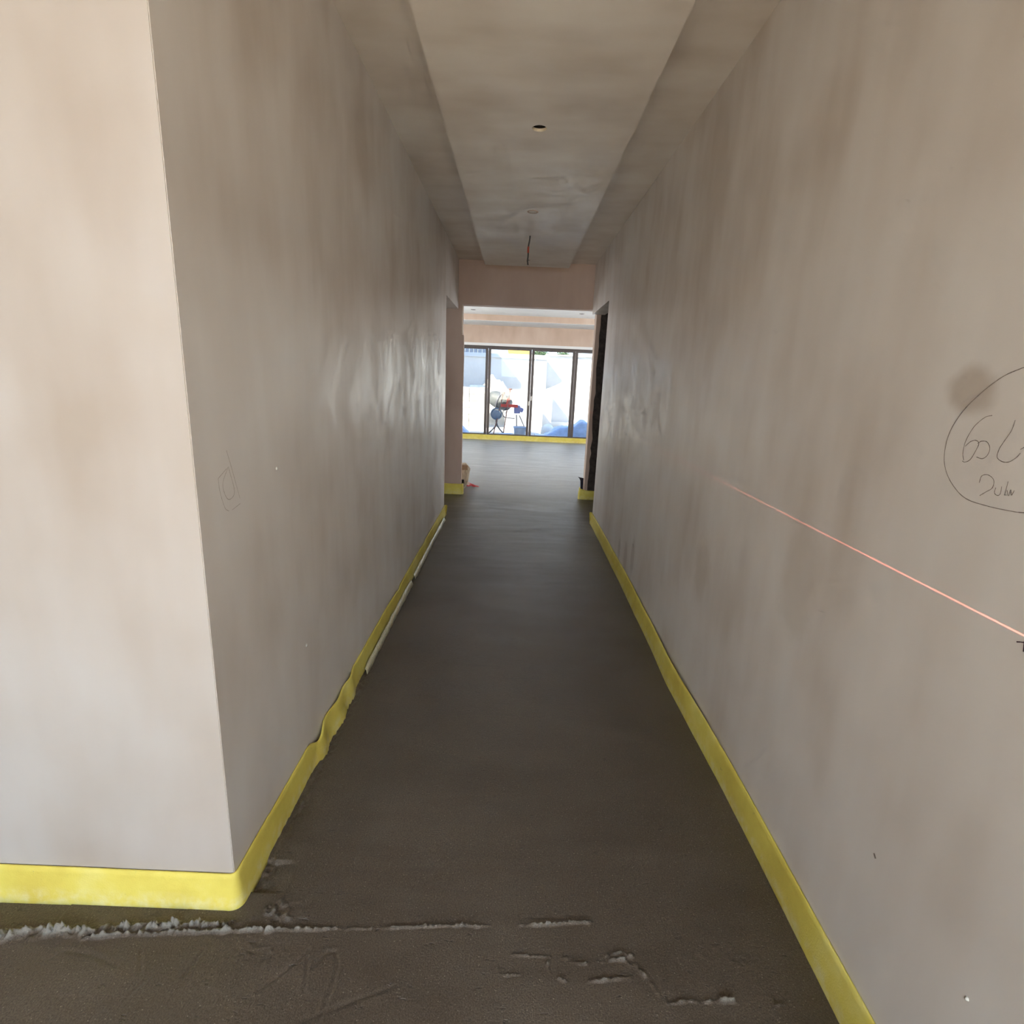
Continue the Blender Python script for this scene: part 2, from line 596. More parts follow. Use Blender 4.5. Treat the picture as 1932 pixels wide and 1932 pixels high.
RIDGES = [  # points, height, width, raggedness
    ([(-1.9, 1.10), (-1.316, 1.135), (-1.202, 1.151), (-1.080, 1.160), (-0.945, 1.173), (-0.821, 1.185), (-0.70, 1.194)], 0.034, 0.022, 1.2),
    ([(-1.10, 1.135), (-0.975, 1.152), (-0.867, 1.160), (-0.755, 1.168), (-0.600, 1.178)], 0.014, 0.009, 1.2),
    ([(-0.770, 1.171), (-0.600, 1.180), (-0.429, 1.191)], 0.015, 0.008, 0.8),
    ([(-0.407, 1.192), (-0.342, 1.195)], 0.012, 0.007, 0.8),
    ([(-0.318, 1.196), (-0.167, 1.209), (-0.012, 1.218)], 0.012, 0.0065, 0.6),
    ([(0.068, 1.222), (0.176, 1.231), (0.283, 1.240)], 0.015, 0.0075, 0.7),
    ([(0.007, 1.124), (0.015, 1.092), (0.036, 1.088), (0.077, 1.092)], 0.007, 0.006, 1.6),
    ([(0.049, 1.142), (0.099, 1.140), (0.148, 1.138)], 0.010, 0.007, 1.5),
    ([(0.150, 1.138), (0.145, 1.105), (0.150, 1.094)], 0.007, 0.006, 1.6),
    ([(0.184, 1.136), (0.248, 1.142), (0.299, 1.145)], 0.010, 0.009, 1.5),
    ([(0.20, 1.128), (0.26, 1.126), (0.30, 1.132)], 0.010, 0.009, 1.8),
    ([(0.299, 1.149), (0.350, 1.156), (0.376, 1.144), (0.384, 1.115), (0.403, 1.092)], 0.018, 0.011, 1.3),
    ([(0.31, 1.135), (0.35, 1.142), (0.365, 1.125)], 0.012, 0.009, 1.6),
    ([(0.248, 1.083), (0.310, 1.088), (0.359, 1.094)], 0.013, 0.008, 1.2),
    ([(0.173, 1.087), (0.190, 1.081)], 0.008, 0.007, 1.5),
    ([(0.403, 1.092), (0.440, 1.035)], 0.007, 0.006, 2.2),
    ([(0.440, 1.035), (0.482, 1.043), (0.576, 1.046)], 0.007, 0.007, 2.2),
    ([(0.576, 1.046), (0.610, 1.047)], 0.013, 0.007, 1.2),
    ([(0.715, 1.042), (0.763, 1.047)], 0.010, 0.006, 1.6),
]
GROOVES = [
    ([(-0.577, 1.027), (-0.529, 1.079), (-0.490, 1.130)], 0.004, 0.005),
    ([(-0.464, 1.088), (-0.443, 1.125), (-0.419, 1.129), (-0.404, 1.103), (-0.399, 1.046), (-0.409, 0.93)], 0.005, 0.005),
    ([(-0.464, 1.031), (-0.486, 1.109)], 0.004, 0.004),
    ([(-1.151, 1.074), (-1.121, 1.104), (-1.047, 1.098), (-0.960, 1.072)], 0.003, 0.005),
    ([(-0.890, 1.058), (-0.923, 1.109)], 0.004, 0.004),
    ([(-0.775, 1.056), (-0.765, 1.123)], 0.004, 0.004),
    ([(-0.885, 1.003), (-0.860, 1.053)], 0.003, 0.004),
    ([(-0.456, 0.962), (-0.244, 1.052)], 0.003, 0.005),
]


def floor_z(X, Y):
    Z = 0.0035 * fbm(X, Y, 3.0, 3)
    near = np.clip((2.6 - Y) / 1.2, 0, 1)
    Z = Z + 0.0016 * near * fbm(X, Y, 60, 3)
    # lower wet trough between the entry ridge and the wall
    tr = np.clip((Y - (1.175 + 0.045 * (X + 0.9))) / 0.03, 0, 1) * np.clip((-0.62 - X) / 0.06, 0, 1)
    Z = Z - 0.012 * tr * (Y < 1.4)
    # crumbled corner
    c = np.exp(-(((X + 0.66) / 0.09) ** 2 + ((Y - 1.225) / 0.045) ** 2))
    Z = Z + c * (0.004 + 0.034 * fbm(X, Y, 75, 3))
    c = np.exp(-(((X + 0.60) / 0.06) ** 2 + ((Y - 1.115) / 0.02) ** 2))
    Z = Z + c * (0.016 * fbm(X, Y, 90, 3))
    # crumbs along the left edge strip
    c = np.exp(-((X + 0.705) / 0.022) ** 2) * np.clip((Y - 1.25) / 0.1, 0, 1) * np.clip((2.9 - Y) / 0.5, 0, 1)
    Z = Z + c * 0.020 * fbm(X, Y, 80, 2)
    c = np.clip((0.8 - np.abs(X - 0.62) / 0.25), 0, 1) * np.clip((1.25 - Y) / 0.1, 0, 1)
    Z = Z + c * 0.006 * fbm(X, Y, 110, 2)
    wx = X + 0.008 * fbm(X, Y, 50, 2)
    wy = Y + 0.008 * fbm(X + 7, Y + 3, 40, 2)
    for pts, h, w, rag in RIDGES:
        m_ = (X > min(p[0] for p in pts) - 0.1) & (X < max(p[0] for p in pts) + 0.1) & (Y > min(p[1] for p in pts) - 0.1) & (Y < max(p[1] for p in pts) + 0.1)
        if not m_.any():
            continue
        x_, y_ = X[m_], Y[m_]
        d, arc = seg_dist(wx[m_], wy[m_], pts)
        L_ = sum(math.hypot(b_[0] - a[0], b_[1] - a[1]) for a, b_ in zip(pts, pts[1:]))
        taper = np.clip((arc + 0.004) / 0.035, 0, 1) * np.clip((L_ + 0.004 - arc) / 0.035, 0, 1)
        taper = np.where(L_ < 0.08, 1.0, taper) ** 0.6
        order = sorted(pts)
        sy = wy[m_] - np.interp(x_, [p[0] for p in order], [p[1] for p in order])      # > 0 behind the ridge
        flat = abs(order[-1][0] - order[0][0]) > 2 * abs(order[-1][1] - order[0][1])
        coarse = np.clip(1.0 + rag * 1.9 * fbm(x_, y_, 42, 2), 0.0, 1.7)
        fine = np.clip(1.0 + 2.2 * fbm(x_, y_, 130, 3), 0.2, 1.9) * taper
        ww = (0.44 if w < 0.010 else 0.55) * w * (1.0 + 0.7 * fbm(x_ + 3, y_, 70, 2))
        prof = np.exp(-(d / ww) ** 2)
        ends = np.exp(-(d / 0.03) ** 2)
        if flat:
            Z[m_] -= 0.65 * h * coarse * np.exp(-((sy - 0.016) / 0.013) ** 2) * ends ** 0.5 * (np.abs(x_ - np.clip(x_, order[0][0], order[-1][0])) < 1e-6)
        Z[m_] = np.maximum(Z[m_], Z[m_] * 0.3 + 0.62 * h * coarse * fine * prof)
    for pts, h, w in GROOVES:
        m_ = (X > min(p[0] for p in pts) - 0.05) & (X < max(p[0] for p in pts) + 0.05) & (Y > min(p[1] for p in pts) - 0.05) & (Y < max(p[1] for p in pts) + 0.05)
        if m_.any():
            d, _ = seg_dist(X[m_] + 0.004 * fbm(X[m_], Y[m_], 60, 2), Y[m_] + 0.004 * fbm(X[m_] + 4, Y[m_], 60, 2), pts)
            Z[m_] -= 0.5 * h * np.exp(-(d / w) ** 2) - 0.35 * h * np.exp(-((d - 2 * w) / w) ** 2) * 0.5
    return Z


xs = np.unique(np.round(np.concatenate([np.arange(-4.2, -1.7, 0.10), np.arange(-1.7, 0.92, 0.0036), np.arange(0.92, 4.3, 0.10)]), 5))
ys = np.unique(np.round(np.concatenate([np.arange(-3.3, 0.8, 0.15), np.arange(0.8, 1.0, 0.005), np.arange(1.0, 1.27, 0.0028), np.arange(1.27, 1.42, 0.005), np.arange(1.42, 2.6, 0.012), np.arange(2.6, 7.0, 0.06), np.arange(7.0, 13.75, 0.15)]), 5))
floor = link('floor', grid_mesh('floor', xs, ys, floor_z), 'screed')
tag(floor, kind='structure')
box('slab', (-4.2, -3.3, -0.30), (4.2, 13.7, -0.05), 'concrete_ground', floor)

H3 = ZC + 0.15
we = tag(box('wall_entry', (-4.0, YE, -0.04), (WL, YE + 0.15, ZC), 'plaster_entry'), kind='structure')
bm = bmesh.new()
bm.from_mesh(we.data)
bmesh.ops.bevel(bm, geom=[e for e in bm.edges if all(abs(v.co.x - WL) < 1e-4 and abs(v.co.y - YE) < 1e-4 for v in e.verts)], offset=0.002, segments=2, affect='EDGES')
bm.to_mesh(we.data)
bm.free()
we.data.materials.append(MATS['plaster_left'])     # the return of the corner is skimmed with the corridor
for p_ in we.data.polygons:
    if p_.normal.x > 0.9:
        p_.material_index = 1
wl = boxes('wall_left', [((WL - 0.15, YE + 0.15, -0.04), (WL, DOOR_L, ZC)), ((WL - 0.15, DOOR_L, DOOR_H), (WL, YC, ZC))], 'plaster_left')
tag(wl, kind='structure')
wr = boxes('wall_right', [((WR, -0.6, -0.04), (WR + 0.15, DOOR_R, ZC)), ((WR, DOOR_R, DOOR_H), (WR + 0.15, YC, ZC))], 'plaster_right')
tag(wr, kind='structure')
# entry hall round the camera
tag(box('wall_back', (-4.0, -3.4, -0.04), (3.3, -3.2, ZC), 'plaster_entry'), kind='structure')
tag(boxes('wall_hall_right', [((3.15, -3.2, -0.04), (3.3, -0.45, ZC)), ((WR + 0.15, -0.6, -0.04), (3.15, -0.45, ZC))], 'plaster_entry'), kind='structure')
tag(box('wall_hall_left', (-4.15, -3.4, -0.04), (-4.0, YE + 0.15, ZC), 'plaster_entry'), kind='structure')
w2 = empty('assumed_window', (-0.2, -3.2, 0))  # assumed window: only a frame on the solid wall, round the added lamps
tag(w2, kind='structure')
boxes('frame', [((-2.6, -3.2, 0.02), (-2.52, -3.12, 2.75)), ((2.12, -3.2, 0.02), (2.20, -3.12, 2.75)),
                ((-2.6, -3.2, 2.68), (2.20, -3.12, 2.75)), ((-2.6, -3.2, 0.02), (2.20, -3.12, 0.1))], 'frame_grey', w2)

# ceiling: slab with the dropped panel that runs down the middle
ceil = boxes('ceiling', [((-4.15, -3.4, ZC), (1.05, YC, ZC + 0.15)), ((1.05, -3.4, ZC), (3.3, -0.45, ZC + 0.15))], 'plaster_ceiling')
tag(ceil, kind='structure')


def dropped_panel():
    x0, x1, y0, y1 = -0.411, 0.523, -3.2, 6.56
    hx, hy, hr = 0.0585, 3.087, 0.0368
    bm = bmesh.new()
    n = 32
    # bottom board with the round downlight hole
    s = 0.15
    ring = [bm.verts.new((hx + hr * math.cos(2 * math.pi * i / n), hy + hr * math.sin(2 * math.pi * i / n), ZR)) for i in range(n)]
    sq = []
    for i in range(n):
        a = 2 * math.pi * i / n
        k = s / max(abs(math.cos(a)), abs(math.sin(a)))
        sq.append(bm.verts.new((hx + k * math.cos(a), hy + k * math.sin(a), ZR)))
    for i in range(n):
        bm.faces.new((ring[i], ring[(i + 1) % n], sq[(i + 1) % n], sq[i]))
    ys_ = [y0, hy - s, hy + s, y1]
    xs_ = [x0, hx - s, hx + s, x1]
    for i in range(3):
        for j in range(3):
            if i == 1 and j == 1:
                continue
            bm.faces.new([bm.verts.new(c) for c in ((xs_[i], ys_[j], ZR), (xs_[i + 1], ys_[j], ZR), (xs_[i + 1], ys_[j + 1], ZR), (xs_[i], ys_[j + 1], ZR))])
    bmesh.ops.remove_doubles(bm, verts=bm.verts, dist=1e-5)
    # sides up to the ceiling
    for (ax, ay), (bx_, by_) in (((x0, y0), (x1, y0)), ((x1, y0), (x1, y1)), ((x1, y1), (x0, y1)), ((x0, y1), (x0, y0))):
        bm.faces.new([bm.verts.new(c) for c in ((ax, ay, ZR), (bx_, by_, ZR), (bx_, by_, ZC + 0.01), (ax, ay, ZC + 0.01))])
    bmesh.ops.remove_doubles(bm, verts=bm.verts, dist=1e-5)
    o = bm_finish(bm, 'dropped_panel', 'plaster_ceiling', ceil)
    lathe('hole_edge', [(hr, 0.0), (hr, 0.014)], (hx, hy, ZR + 0.0002), (0, 0, 1), 'plasterboard_edge', o, n=32)
    lathe('ceiling_void', [(hr + 0.001, 0.014), (hr + 0.06, 0.0142), (hr + 0.06, 0.07), (0.0, 0.07)], (hx, hy, ZR), (0, 0, 1), 'void_dark', o, n=32)
    # filled downlight hole further on
    lathe('filled_hole', [(0.030, -0.0015), (0.036, -0.004), (0.042, -0.0015), (0.043, 0.001)], (0.064, 4.49, ZR), (0, 0, 1), 'plaster_fresh', o, n=24)
dropped_panel()

# cross wall at the corridor's end, with the opening into the far room
cw = boxes('wall_cross', [((-4.0, YC, -0.04), (-0.690, YC + 0.16, H3)), ((-0.690, YC, HEAD), (0.930, YC + 0.16, H3)), ((0.930, YC, -0.04), (4.0, YC + 0.16, H3))], 'plaster_fresh')
tag(cw, kind='structure')


def ragged_plate(name, outline, y0, y1, mat, parent=None):
    bm = bmesh.new()
    a = [bm.verts.new((x, y0, z)) for x, z in outline]
    b_ = [bm.verts.new((x, y1, z)) for x, z in outline]
    bm.faces.new(a)
    bm.faces.new(list(reversed(b_)))
    for i in range(len(a)):
        j = (i + 1) % len(a)
        bm.faces.new((a[i], a[j], b_[j], b_[i]))
    return bm_finish(bm, name, mat, parent)


# plaster of the left nib runs proud below head height, with the bead missing above it
ragged_plate('plaster_lip', [(-0.72, 0.02), (-0.668, 0.02), (-0.665, 0.6), (-0.669, 1.2), (-0.664, 1.7), (-0.668, 1.955), (-0.672, 1.97), (-0.70, 1.975), (-0.72, 1.9)], YC - 0.006, YC + 0.05, 'plaster_fresh', cw)
tube('corner_bead', [(-0.690, YC - 0.002, 1.97), (-0.691, YC - 0.002, HEAD)], 0.004, 'plasterboard_edge', cw, n=6)
# right nib: bare blockwork left unplastered behind a ragged plaster margin
rag = [(0.975, 0.02)]
z = 0.02
while z < HEAD + 0.5:
    z += random.uniform(0.05, 0.16)
    rag.append((0.968 + random.uniform(-0.008, 0.016), z))
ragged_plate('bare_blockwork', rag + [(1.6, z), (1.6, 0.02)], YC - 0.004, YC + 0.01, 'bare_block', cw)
boxes('lining', [((0.922, YC + 0.001, 0.01), (0.9305, YC + 0.165, HEAD))], 'plaster_far', cw)

# dark side rooms behind the two doorways
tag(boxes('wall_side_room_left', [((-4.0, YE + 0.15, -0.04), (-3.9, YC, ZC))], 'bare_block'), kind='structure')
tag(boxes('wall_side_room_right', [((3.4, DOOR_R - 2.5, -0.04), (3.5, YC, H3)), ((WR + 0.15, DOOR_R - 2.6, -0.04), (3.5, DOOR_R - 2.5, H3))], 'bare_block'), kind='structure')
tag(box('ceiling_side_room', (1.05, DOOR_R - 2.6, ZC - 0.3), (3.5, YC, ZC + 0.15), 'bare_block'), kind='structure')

# far room
RX0, RX1 = -3.2, 3.8
ZF = 2.77
tag(box('wall_far_left', (RX0 - 0.15, YC + 0.16, -0.04), (RX0, YW + 0.25, H3), 'plaster_far'), kind='structure')
tag(box('wall_far_right', (RX1, YC + 0.16, -0.04), (RX1 + 0.15, YW + 0.25, H3), 'plaster_far'), kind='structure')
tag(boxes('wall_window', [((RX0, YW, 2.20), (RX1, YW + 0.25, H3)), ((RX0, YW, -0.04), (-2.80, YW + 0.25, 2.20)), ((3.42, YW, -0.04), (RX1, YW + 0.25, 2.20)),
                          ((-2.80, YW, -0.10), (3.42, YW + 0.25, 0.03))], 'plaster_far'), kind='structure')
fc = box('ceiling_far', (RX0 - 0.15, YC + 0.16, ZF), (RX1 + 0.15, YW + 0.25, H3 + 0.05), 'paint_white')
tag(fc, kind='structure')
bh = box('bulkhead', (RX0, 12.28, 2.652), (RX1, YW, ZF + 0.01), 'plaster_far', fc)
box('bulkhead_soffit', (RX0, 12.281, 2.648), (RX1, YW, 2.653), 'paint_white', fc)
for (lx, ly) in ((-0.93, 11.5), (1.22, 11.45)):
    lathe('downlight_hole', [(0.045, -0.004), (0.052, -0.002), (0.0, -0.001)], (lx, ly, ZF), (0, 0, 1), 'frame_grey', fc, n=20)
tag(box('trim_1', (RX0, YW - 0.012, 2.195), (RX1, YW + 0.01, 2.255), 'paint_white'), kind='structure')

# roof over all
tag(box('roof', (-4.4, -3.6, H3 + 0.05), (4.4, YW + 0.30, H3 + 0.35), 'render_white'), kind='structure')

# glazed folding doors
win = empty('window_1', (0.31, YW + 0.1, 0.03))
tag(win, kind='structure')
cs = [-2.80, -1.755, -0.705, 0.325, 1.355, 2.385, 3.42]
WZ0, WZ1, WY = 0.06, 2.20, YW + 0.09
boxes('head_rail', [((cs[0], WY - 0.03, WZ1 - 0.05), (cs[-1], WY + 0.05, WZ1))], 'frame_grey', win)
boxes('sill_rail', [((cs[0], WY - 0.03, 0.0), (cs[-1], WY + 0.05, 0.085))], 'frame_grey', win)
for i in range(6):
    a, b_ = cs[i] + 0.003, cs[i + 1] - 0.003
    fw = 0.060
    z0, z1 = 0.088, WZ1 - 0.052
    sash = boxes('sash', [((a, WY - 0.02, z0), (a + fw, WY + 0.035, z1)), ((b_ - fw, WY - 0.02, z0), (b_, WY + 0.035, z1)),
                          ((a + fw, WY - 0.02, z0), (b_ - fw, WY + 0.035, z0 + 0.05)), ((a + fw, WY - 0.02, z1 - 0.03), (b_ - fw, WY + 0.035, z1))], 'frame_grey', win)
    box('pane', (a + fw - 0.004, WY + 0.004, z0 + 0.046), (b_ - fw + 0.004, WY + 0.010, z1 - 0.026), 'window_glass', sash)
for hx_, hz_ in ((0.355, 1.02), (0.300, 0.90)):
    boxes('handle', [((hx_ - 0.012, WY - 0.045, hz_ - 0.05), (hx_ + 0.012, WY - 0.021, hz_ + 0.05))], 'film_white', win)


# ------------------------------------------------------------------ writing and marks on the walls
def ribbon(name, strokes, x, side, w, mat, parent, sub=6):
    """pencil strokes on a wall that runs along Y; side -1: on a face that looks to -X"""
    bm = bmesh.new()
    for st in strokes:
        pts = catmull([(p[0], p[1]) for p in st], sub) if len(st) > 2 else [np.array(p, float) for p in st]
        prev = None
        for i, p in enumerate(pts):
            t = pts[min(i + 1, len(pts) - 1)] - pts[max(i - 1, 0)]
            t = t / (np.linalg.norm(t) + 1e-9)
            nrm = np.array([-t[1], t[0]]) * w * 0.5 * random.uniform(0.75, 1.2)
            cur = (bm.verts.new((x + side * 0.0006, p[0] + nrm[0], p[1] + nrm[1])), bm.verts.new((x + side * 0.0006, p[0] - nrm[0], p[1] - nrm[1])))
            if prev:
                bm.faces.new((prev[0], cur[0], cur[1], prev[1]))
            prev = cur
    bmesh.ops.recalc_face_normals(bm, faces=bm.faces)
    me = bpy.data.meshes.new(name)
    bm.to_mesh(me)
    bm.free()
    return link(name, me, mat, parent)


ribbon('pencil_oval', [[(0.80, 1.600), (0.90, 1.583), (0.977, 1.553), (1.016, 1.537), (1.054, 1.508), (1.087, 1.472), (1.108, 1.429), (1.109, 1.387), (1.097, 1.356), (1.070, 1.329), (1.032, 1.310), (0.982, 1.307), (0.938, 1.309), (0.906, 1.313), (0.80, 1.335)]],
       WR, -1, 0.0016, 'pencil', wr)
ribbon('pencil_writing', [
    [(1.019, 1.468), (1.034, 1.463), (1.053, 1.444), (1.064, 1.416), (1.064, 1.393), (1.058, 1.380)],
    [(1.061, 1.378), (1.054, 1.377), (1.043, 1.384), (1.035, 1.404), (1.033, 1.416), (1.042, 1.420), (1.053, 1.416), (1.063, 1.406)],
    [(1.036, 1.415), (1.028, 1.420), (1.016, 1.420), (1.007, 1.410), (1.008, 1.397), (1.017, 1.389), (1.031, 1.390)],
    [(0.970, 1.463), (0.972, 1.445), (0.982, 1.423), (0.987, 1.410), (0.987, 1.396), (0.975, 1.390), (0.962, 1.391), (0.950, 1.400), (0.944, 1.409)],
    [(0.946, 1.415), (0.938, 1.421)],
    [(1.011, 1.345), (1.009, 1.358), (0.996, 1.362), (0.982, 1.355), (0.981, 1.341), (0.992, 1.331), (1.003, 1.322)],
    [(0.974, 1.343), (0.974, 1.333), (0.966, 1.330), (0.962, 1.335), (0.963, 1.347)],
    [(0.953, 1.358), (0.953, 1.333)], [(0.951, 1.343), (0.945, 1.334), (0.944, 1.345), (0.940, 1.336), (0.937, 1.345)],
], WR, -1, 0.0013, 'pencil', wr)
ribbon('level_mark', [[(0.860, 1.098), (0.845, 1.104), (0.80, 1.118)], [(0.847, 1.106), (0.844, 1.088)]], WR, -1, 0.0022, 'marker_dark', wr)
ribbon('pencil_square', [[(1.391, 1.241), (1.347, 1.223)], [(1.347, 1.223), (1.351, 1.186), (1.367, 1.143), (1.385, 1.13)], [(1.403, 1.129), (1.447, 1.136)], [(1.447, 1.150), (1.417, 1.237), (1.398, 1.287)],
                         [(1.400, 1.245), (1.421, 1.174), (1.386, 1.161), (1.366, 1.203), (1.398, 1.243)]], WL, 1, 0.0012, 'pencil_faint', wl)
for (y, z_, s) in ((1.688, 1.193, 0.006), (1.848, 0.503, 0.008)):
    lathe('nick', [(s, 0.0), (s * 0.7, 0.002), (0.0, 0.003)], (WL, y, z_), (1, 0, 0), 'film_white', wl, n=7)
lathe('nick', [(0.004, 0.0), (0.003, 0.003), (0.0, 0.004)], (WR, 0.766, 0.433), (-1, 0, 0), 'film_white', wr, n=7)
ribbon('scuff', [[(1.046, 0.469), (1.038, 0.462)], [(3.72, 0.39), (3.69, 0.37)]], WR, -1, 0.006, 'pencil', wr)

# red line of a self-levelling laser that stands beside the camera, falling on the right wall
las_d = bpy.data.lights.new('laser_line', 'POINT')
las_d.shadow_soft_size = 0.0
las_d.energy = 60.0
las_d.color = (1.0, 0.24, 0.19)
las_d.use_nodes = True
ln = las_d.node_tree
ln.nodes.clear()
lk = N(ln)
l_out = ln.nodes.new('ShaderNodeOutputLight')
l_em = ln.nodes.new('ShaderNodeEmission')
l_tc = ln.nodes.new('ShaderNodeTexCoord')
l_s = lk.sep(l_tc.outputs['Normal'])
l_fan = lk.math('MULTIPLY', lk.math('LESS_THAN', lk.math('ABSOLUTE', l_s[2]), 0.0012), lk.math('GREATER_THAN', l_s[0], 0.02))
l_fan = lk.math('MULTIPLY', l_fan, lk.math('GREATER_THAN', l_s[1], 0.3))
ln.links.new(lk.math('MULTIPLY', l_fan, 5.0), l_em.inputs['Strength'])
ln.links.new(l_em.outputs[0], l_out.inputs[0])
las = bpy.data.objects.new('laser_line', las_d)
COL.objects.link(las)
las.location = (0.30, -0.35, 1.114)


# ------------------------------------------------------------------ yellow foam edge strips
def foam_strip(name, path, side, height, lean, seed, label, group='yellow foam edge strips', t=0.008, cat='edge strip'):
    """path: list of (x, y) at the foot of the wall; side: unit-ish 2D direction away from the wall per point.
    height(s), lean(s): numpy-friendly functions of the arc length"""
    bm = bmesh.new()
    rings = []
    L = 0.0
    for i, p in enumerate(path):
        if i:
            L += math.hypot(p[0] - path[i - 1][0], p[1] - path[i - 1][1])
        q0, q1 = path[max(i - 1, 0)], path[min(i + 1, len(path) - 1)]
        tx, ty = q1[0] - q0[0], q1[1] - q0[1]
        l = math.hypot(tx, ty)
        nx, ny = -ty / l * side, tx / l * side
        h = height(L)
        ln_ = lean(L)
        prof = []
        ns = 8
        for j in range(ns + 1):       # outer face, foot to top
            u = j / ns
            off = t + ln_ * (1 - u) ** 2.0 + 0.004 * math.sin(math.pi * u)
            prof.append((off, -0.012 + (h + 0.012) * u))
        prof.append((t * 0.5, h + 0.003))
        for j in range(ns, -1, -1):
            u = j / ns
            off = max(0.0008, ln_ * (1 - u) ** 2.0 + 0.004 * math.sin(math.pi * u) - 0.001)
            prof.append((off, -0.012 + (h + 0.012) * u))
        rings.append([bm.verts.new((p[0] + nx * o, p[1] + ny * o, z_)) for o, z_ in prof])
    n = len(rings[0])
    for A, B in zip(rings, rings[1:]):
        for j in range(n):
            k = (j + 1) % n
            bm.faces.new((A[j], A[k], B[k], B[j]))
    bm.faces.new(rings[0])
    bm.faces.new(list(reversed(rings[-1])))
    o = bm_finish(bm, name, 'foam_yellow', smooth=True)
    tag(o, label, cat, group)
    return o


def n1(s, f, seed):
    return float(fbm(np.array([s * f + seed * 3.7]), np.array([seed * 1.3]), 1.0, 3)[0]) * 2


# one length runs along the entry wall, round the outer corner and down the left corridor wall
pl = [(-3.9 + 0.03 * i, YE - 0.0005) for i in range(int((3.9 - 0.76) / 0.03))]
pl += [(WL - 0.012 + 0.0125 * math.sin(a), YE + 0.012 - 0.0125 * math.cos(a)) for a in np.linspace(0.0, math.pi / 2, 7)]
S_CORNER = sum(math.hypot(b_[0] - a[0], b_[1] - a[1]) for a, b_ in zip(pl, pl[1:]))
y = YE + 0.03
while y < DOOR_L + 0.01:
    rip = 0.0
    for yc, w_, a_ in ((1.90, 0.05, 0.016), (2.12, 0.07, 0.012), (2.30, 0.05, 0.012), (3.30, 0.10, 0.006), (4.4, 0.14, 0.005)):
        rip += a_ * math.exp(-((y - yc) / w_) ** 2)
    pl.append((WL + 0.0005 + rip, y))
    y += 0.02
# the loose far end curls back on itself
for a in range(1, 9):
    ang = a / 8 * math.pi * 0.95
    pl.append((WL + 0.0005 + 0.022 * (1 - math.cos(ang)) * 0.8, DOOR_L + 0.022 * math.sin(ang)))


def h_left(s):
    yy = s - S_CORNER + YE
    v = 0.110 + (0.010 if yy > YE + 0.2 else 0.003) * n1(s, 1.7, 1)
    v -= 0.030 * math.exp(-((yy - 1.86) / 0.04) ** 2) + 0.02 * math.exp(-((yy - 3.42) / 0.05) ** 2)
    return v


strip_l = foam_strip('edge_strip', pl, -1, h_left, lambda s: 0.011 + 0.005 * n1(s, 2.1, 4) + 0.012 * math.exp(-((s - S_CORNER + YE - 2.1) / 0.2) ** 2), 1,
                     'yellow foam strip wrapping the pale wall corner and rippling along the left corridor wall')
# its thin plastic skirt, left showing in two lengths
for (y0, y1) in ((2.50, 3.75), (3.85, 5.60)):
    bm = bmesh.new()
    prev = None
    yy = y0
    while yy < y1:
        w_ = 0.5 + 0.9 * abs(n1(yy, 3.0, 9))
        a = Vector((WL + 0.026 + 0.004 * n1(yy, 15, 2), yy, 0.040 + 0.010 * n1(yy, 9, 5)))
        c = Vector((WL + 0.036 + 0.006 * n1(yy, 22, 3), yy, 0.022 + 0.004 * n1(yy, 30, 7)))
        d = Vector((WL + 0.037 + 0.008 * w_ + 0.004 * n1(yy, 30, 6), yy, 0.003))
        cur = [bm.verts.new(v) for v in (a, c, d)]
        if prev:
            bm.faces.new((prev[0], cur[0], cur[1], prev[1]))
            bm.faces.new((prev[1], cur[1], cur[2], prev[2]))
        prev = cur
        yy += 0.012
    sk = bm_finish(bm, 'film_skirt', 'film_cream', strip_l, smooth=True)
    sm = sk.modifiers.new('thick', 'SOLIDIFY')
    sm.thickness = 0.0012

# right corridor strip
pr_ = []
y = -0.55
while y < DOOR_R:
    out = 0.006 * math.exp(-((y - 3.3) / 0.3) ** 2) + 0.018 * math.exp(-((y - 2.5) / 0.5) ** 2)
    pr_.append((WR - 0.0005 - out, y))
    y += 0.025
for a in range(1, 9):
    ang = a / 8 * math.pi * 0.9
    pr_.append((WR - 0.0005 - 0.020 * (1 - math.cos(ang)) * 0.8, DOOR_R + 0.018 * math.sin(ang)))
foam_strip('edge_strip', pr_, 1, lambda s: 0.122 + 0.008 * n1(s, 1.1, 6), lambda s: 0.008 + 0.006 * n1(s, 2.0, 8), 3,
           'long yellow foam strip along the foot of the right corridor wall')

# strips wrapped round the two nibs of the cross wall, and along the window
foam_strip('edge_strip', [(-1.25 + 0.03 * i, YC - 0.0065) for i in range(20)] + [(-0.660, YC - 0.0065), (-0.655, YC - 0.002), (-0.655, YC + 0.06)], -1,
           lambda s: 0.135 + 0.004 * n1(s, 4, 1), lambda s: 0.008, 4, 'short yellow foam strip round the left nib at the corridor end')
foam_strip('edge_strip', [(0.880, YC + 0.055), (0.868, YC + 0.03), (0.872, YC + 0.008), (0.89, YC - 0.004), (0.92, YC - 0.0045)] + [(0.95 + 0.03 * i, YC - 0.0045) for i in range(10)], -1,
           lambda s: 0.150 - 0.25 * s if s < 0.14 else 0.115, lambda s: 0.010, 5, 'short yellow foam strip curling off the right nib at the corridor end')
foam_strip('edge_strip', [(-3.15 + 0.1 * i, YW - 0.001) for i in range(70)], -1,
           lambda s: 0.115, lambda s: 0.03 + 0.003 * n1(s, 2, 2), 6, 'straight yellow foam strip below the glazed doors of the far room')

